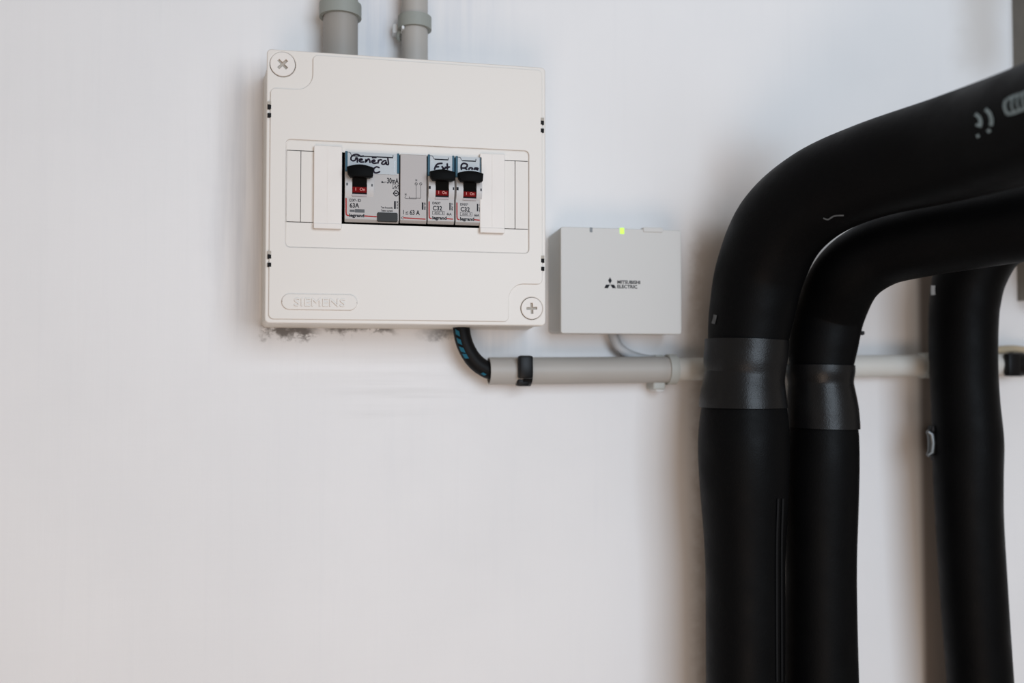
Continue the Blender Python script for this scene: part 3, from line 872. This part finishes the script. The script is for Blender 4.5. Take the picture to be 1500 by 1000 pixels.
def to_floor(path, radii):
    """carry the pipe straight down to the floor from the first point"""
    a = path[0]; n = 10
    pre = [Vector((a.x, a.y, FLOOR_Z + (a.z - FLOOR_Z) * i / n)) for i in range(n)]
    return pre + path, [radii[0]] * n + radii

def wrap(ctrl, name, parent):
    P, R = foam_path(ctrl, 6)
    return link(name, sweep(P, R, 56, 0.0016), M['foam_band'], parent, 60)

D1 = 0.064
p1 = at(1091, 1000, D1)
pipe1 = thing('insulated_pipe', (p1.x, p1.y, FLOOR_Z), 'thickest black foam-insulated pipe, uppermost, with pale printed marks along its bend', 'insulated pipe', 'black insulated pipes')
low = [(1091.5, 1000, D1, 57.5), (1091.5, 900, D1, 58), (1091, 820, D1, 58.5), (1090.5, 760, D1, 62), (1089.5, 700, D1, 66), (1089, 650, D1, 67.2),
       (1089.5, 610, D1, 64.5), (1090, 588, D1, 60), (1090.5, 572, D1, 52)]
LOW1 = foam_path(low)
P, R = to_floor(*foam_path(low)); link('lower_sleeve', sweep(P, R, 64), M['foam'], pipe1, 60)
up = [(1092, 572, D1, 50), (1092.5, 545, D1, 55), (1094, 512, D1, 57.5), (1096.5, 485, D1, 60.5), (1102, 450, D1 + 0.001, 63.5), (1114, 395, D1 + 0.006, 66.5), (1143, 332, 0.088, 70),
      (1197, 284, 0.114, 72), (1276, 249.5, 0.145, 76), (1394, 217, 0.190, 87.5), (1510, 181, 0.243, 100), (1640, 130, 0.300, 114)]
P, R = carry_on(*foam_path(up, 12)); link('upper_sleeve', sweep(P, R, 64), M['foam'], pipe1, 60)
UP1 = (P, R)
w = wrap([(1093.5, 498, D1, 62.2), (1093, 512, D1, 62.0), (1091, 530, D1, 61.4), (1090.5, 546, D1, 59.5), (1089.5, 556, D1, 60.0), (1088.5, 574, D1, 62.8), (1088, 588, D1, 64.6), (1088, 596, D1, 65.2)], 'joint_band', pipe1)
w['label'] = 'black foam band glued over the sleeve joint'

D2 = 0.0575
p2 = at(1205, 1000, D2)
pipe2 = thing('insulated_pipe', (p2.x, p2.y, FLOOR_Z), 'black foam-insulated pipe bending under the thickest one, between it and the pipe apart', 'insulated pipe', 'black insulated pipes')
low = [(1203, 1000, D2, 54.5), (1202.5, 900, D2, 52.5), (1202.5, 820, D2, 52), (1203, 740, D2, 54), (1204.5, 680, D2, 54), (1205.5, 640, D2, 52.5), (1206, 622, D2, 50), (1206, 600, D2, 43)]
P, R = to_floor(*foam_path(low)); link('lower_sleeve', sweep(P, R, 64), M['foam'], pipe2, 60)
up = [(1203, 598, D2, 42), (1202, 570, D2, 44), (1202, 545, D2, 46.5), (1205.5, 505, D2, 51), (1216.5, 455, D2 + 0.004, 52), (1242, 403, 0.084, 53.5), (1288, 370, 0.104, 55),
      (1350, 353, 0.128, 58), (1425, 339, 0.153, 62), (1505, 325, 0.180, 66), (1620, 306, 0.215, 71)]
P, R = carry_on(*foam_path(up, 12)); link('upper_sleeve', sweep(P, R, 64), M['foam'], pipe2, 60)
w = wrap([(1201.5, 534.5, D2, 51), (1201.5, 545, D2, 51), (1202, 560, D2, 48.5), (1202.5, 572, D2, 50), (1204, 595, D2, 53), (1205, 616, D2, 54.3), (1205, 626, D2, 54.8)], 'joint_band', pipe2)
link('tape_end', px_box(1262, 484.5, 1267.5, 490.5, D2 - 0.002, D2 + 0.004, 0.001), M['rubber'], pipe2)

D3 = 0.0535
p3 = at(1435, 1000, D3)
pipe3 = thing('insulated_pipe', (p3.x, p3.y, FLOOR_Z), 'black foam-insulated pipe standing apart, passing behind the two bent ones', 'insulated pipe', 'black insulated pipes')
low = [(1435.5, 1000, D3, 49.5), (1429.5, 920, D3, 50), (1424, 840, D3, 50.5), (1419.5, 760, D3, 50.5), (1417.5, 700, D3, 52), (1417, 645, D3, 53.2), (1413.5, 590, D3, 51.3),
       (1411, 540, D3, 51), (1410.5, 480, D3, 51.8), (1413, 440, D3 + 0.001, 53), (1422, 400, 0.058, 55), (1447, 358, 0.066, 56), (1490, 330, 0.078, 57), (1560, 310, 0.095, 59), (1640, 298, 0.11, 60)]
P, R = to_floor(*carry_on(*foam_path(low))); link('sleeve', sweep(P, R, 64), M['foam'], pipe3, 60)
UP3 = (P, R)

# printed marks on the thick pipe: patches that lie on the foam
def ray_on_tube(PR, px, py):
    """first hit of the line of sight with a swept tube (used once to find where on the foam the print lies)"""
    r = (CAM_R @ Vector(((px - 750) / F, (500 - py) / F, -1.0))).normalized(); o = Vector((0, -CAM_D, 0))
    best = None
    t = 0.2
    for _ in range(140):
        q = o + r * t
        dmin = min((q - p).length - rr for p, rr in zip(*PR))
        if best is None or dmin < best[0]: best = (dmin, q)
        if dmin < 0.0002 or t > 1.2: break
        t += max(dmin * 0.6, 0.0001)
    return best[1]
def dense_path(PR, k=6):
    A = [tuple(p) + (r,) for p, r in zip(*PR)]
    Dn = catmull(A, k); return [Vector(a[:3]) for a in Dn], [a[3] for a in Dn]
PD1 = dense_path((UP1[0][60:], UP1[1][60:]))
def foam_stroke(pts, w_px, PR, lift=0.00025):
    """ribbon that follows the curved foam"""
    res = catmull([tuple(p) for p in pts], 4); Ls = []
    bm = bmesh.new(); prev = None
    for i, p in enumerate(res):
        a = res[max(i - 1, 0)]; b = res[min(i + 1, len(res) - 1)]
        tx, ty = b[0] - a[0], b[1] - a[1]; l = math.hypot(tx, ty) or 1
        nx, ny = -ty / l * w_px / 2, tx / l * w_px / 2
        row = []
        for s in (-1, 0, 1):
            h = ray_on_tube(PR, p[0] + nx * s, p[1] + ny * s)
            c = min(PR[0], key=lambda q: (q - h).length)
            row.append(bm.verts.new(h + (h - c).normalized() * lift))
        if prev:
            for k in range(2): bm.faces.new((prev[k], prev[k + 1], row[k + 1], row[k]))
        prev = row
    return finish(bm, 'print')
me = [foam_stroke([(1429, 167), (1435, 172), (1437, 180), (1435, 186)], 5.5, PD1), foam_stroke([(1430, 183), (1434, 183)], 4, PD1), foam_stroke([(1432, 197), (1434, 201)], 4.5, PD1),
      foam_stroke([(1444, 160), (1450, 166), (1453, 176), (1452, 184)], 5.5, PD1), foam_stroke([(1447, 193), (1451, 190)], 5, PD1)]
me += [foam_stroke([(1474, 146), (1472, 156), (1476, 167)], 4.5, PD1), foam_stroke([(1476, 146), (1486, 141), (1496, 138), (1508, 133)], 4.5, PD1),
       foam_stroke([(1476, 167), (1486, 165), (1496, 161), (1508, 158)], 4.5, PD1), foam_stroke([(1484, 145), (1482, 155), (1486, 163)], 3, PD1),
       foam_stroke([(1492, 141), (1490, 151), (1494, 160)], 3, PD1), foam_stroke([(1499, 139), (1499, 149), (1502, 158)], 4, PD1)]
link('printed_mark', join(me), M['print_white'], pipe1)['label'] = 'faded pale printing on the black foam'
me = [foam_stroke([(1206, 319), (1213, 321), (1222, 316), (1236, 315)], 2.2, PD1)]
link('scuff', join(me), M['scuff'], pipe1)

PL1 = dense_path(LOW1, 3)
for x in (1137.5, 1144.5):
    link('glue_seam', foam_stroke([(x + 2, 730), (x, 800), (x, 900), (x + 0.5, 998)], 2.6, PL1, 0.0004), M['seam'], pipe1)
PU1 = dense_path((UP1[0][20:62], UP1[1][20:62]), 3)
link('scuff', foam_stroke([(1048, 461), (1047, 467), (1045, 474)], 5, PU1), M['scuff'], pipe1)
PD3 = dense_path((UP3[0][80:130], UP3[1][80:130]), 3)
link('painted_glint', foam_stroke([(1367.5, 418), (1367, 425), (1367.5, 432)], 6, PD3), M['glint'], pipe3)['label'] = 'small white glint painted on the foam'  # highlight on the foam, put in as a white stroke

# ------------------------------------------------------------------ rail, clamp
rl = at(1484, 100, 0.0); rr_ = at(1560, 100, 0.03)
rb = at(1500, 436, 0.03).z
rail = thing('mounting_rail', (rl.x, 0, rb), 'dull mottled metal mounting rail on the wall behind the black pipes', 'rail')
def channel(x0, x1, z0, z1, d, t=0.0025):
    loops = [(x0, 0), (x0, -d), (x1, -d), (x1, 0), (x1 - t, 0), (x1 - t, -d + t), (x0 + t, -d + t), (x0 + t, 0)]
    bm = bmesh.new()
    a = [bm.verts.new((x, y, z0)) for x, y in loops]; b = [bm.verts.new((x, y, z1)) for x, y in loops]
    bm.faces.new(a); bm.faces.new(b)
    for i in range(len(loops)):
        j = (i + 1) % len(loops); bm.faces.new((a[i], a[j], b[j], b[i]))
    return finish(bm, 'channel')
link('channel', channel(rl.x, rr_.x, rb, 0.75, 0.030), M['galv'], rail)
z = at(1495, 402, 0.033).z
link('end_plate', box_mesh(rl.x - 0.001, rr_.x + 0.001, -0.0335, -0.0300, z - 0.006, z + 0.006, 0.0008), M['chrome'], rail)

c = at(1364, 649, 0.046)
cl = thing('pipe_clamp', (c.x, 0, c.z), 'black rubber-lined pipe clamp with a steel bolt holding the insulated pipe apart', 'pipe clamp')
cc = at(1416, 649, D3)
link('bolt', sweep([Vector((c.x - 0.003, c.y, c.z - 0.009)), Vector((c.x + 0.0, c.y, c.z - 0.007)), Vector((c.x + 0.001, c.y, c.z)), Vector((c.x, c.y, c.z + 0.007)), Vector((c.x - 0.003, c.y, c.z + 0.009))],
                   [0.0016, 0.0028, 0.0032, 0.0028, 0.0016], 20), M['chrome'], cl, 60)
link('ear', box_mesh(c.x - 0.001, c.x + 0.013, c.y - 0.003, c.y + 0.003, c.z + 0.0085, c.z + 0.0135, 0.0012), M['rubber'], cl)
link('ear', box_mesh(c.x + 0.001, c.x + 0.013, c.y - 0.003, c.y + 0.003, c.z - 0.0135, c.z - 0.0085, 0.0012), M['rubber'], cl)
link('bracket', box_mesh(c.x + 0.030, c.x + 0.040, c.y + 0.012, 0, c.z - 0.010, c.z + 0.010, 0.001), M['rubber'], cl)
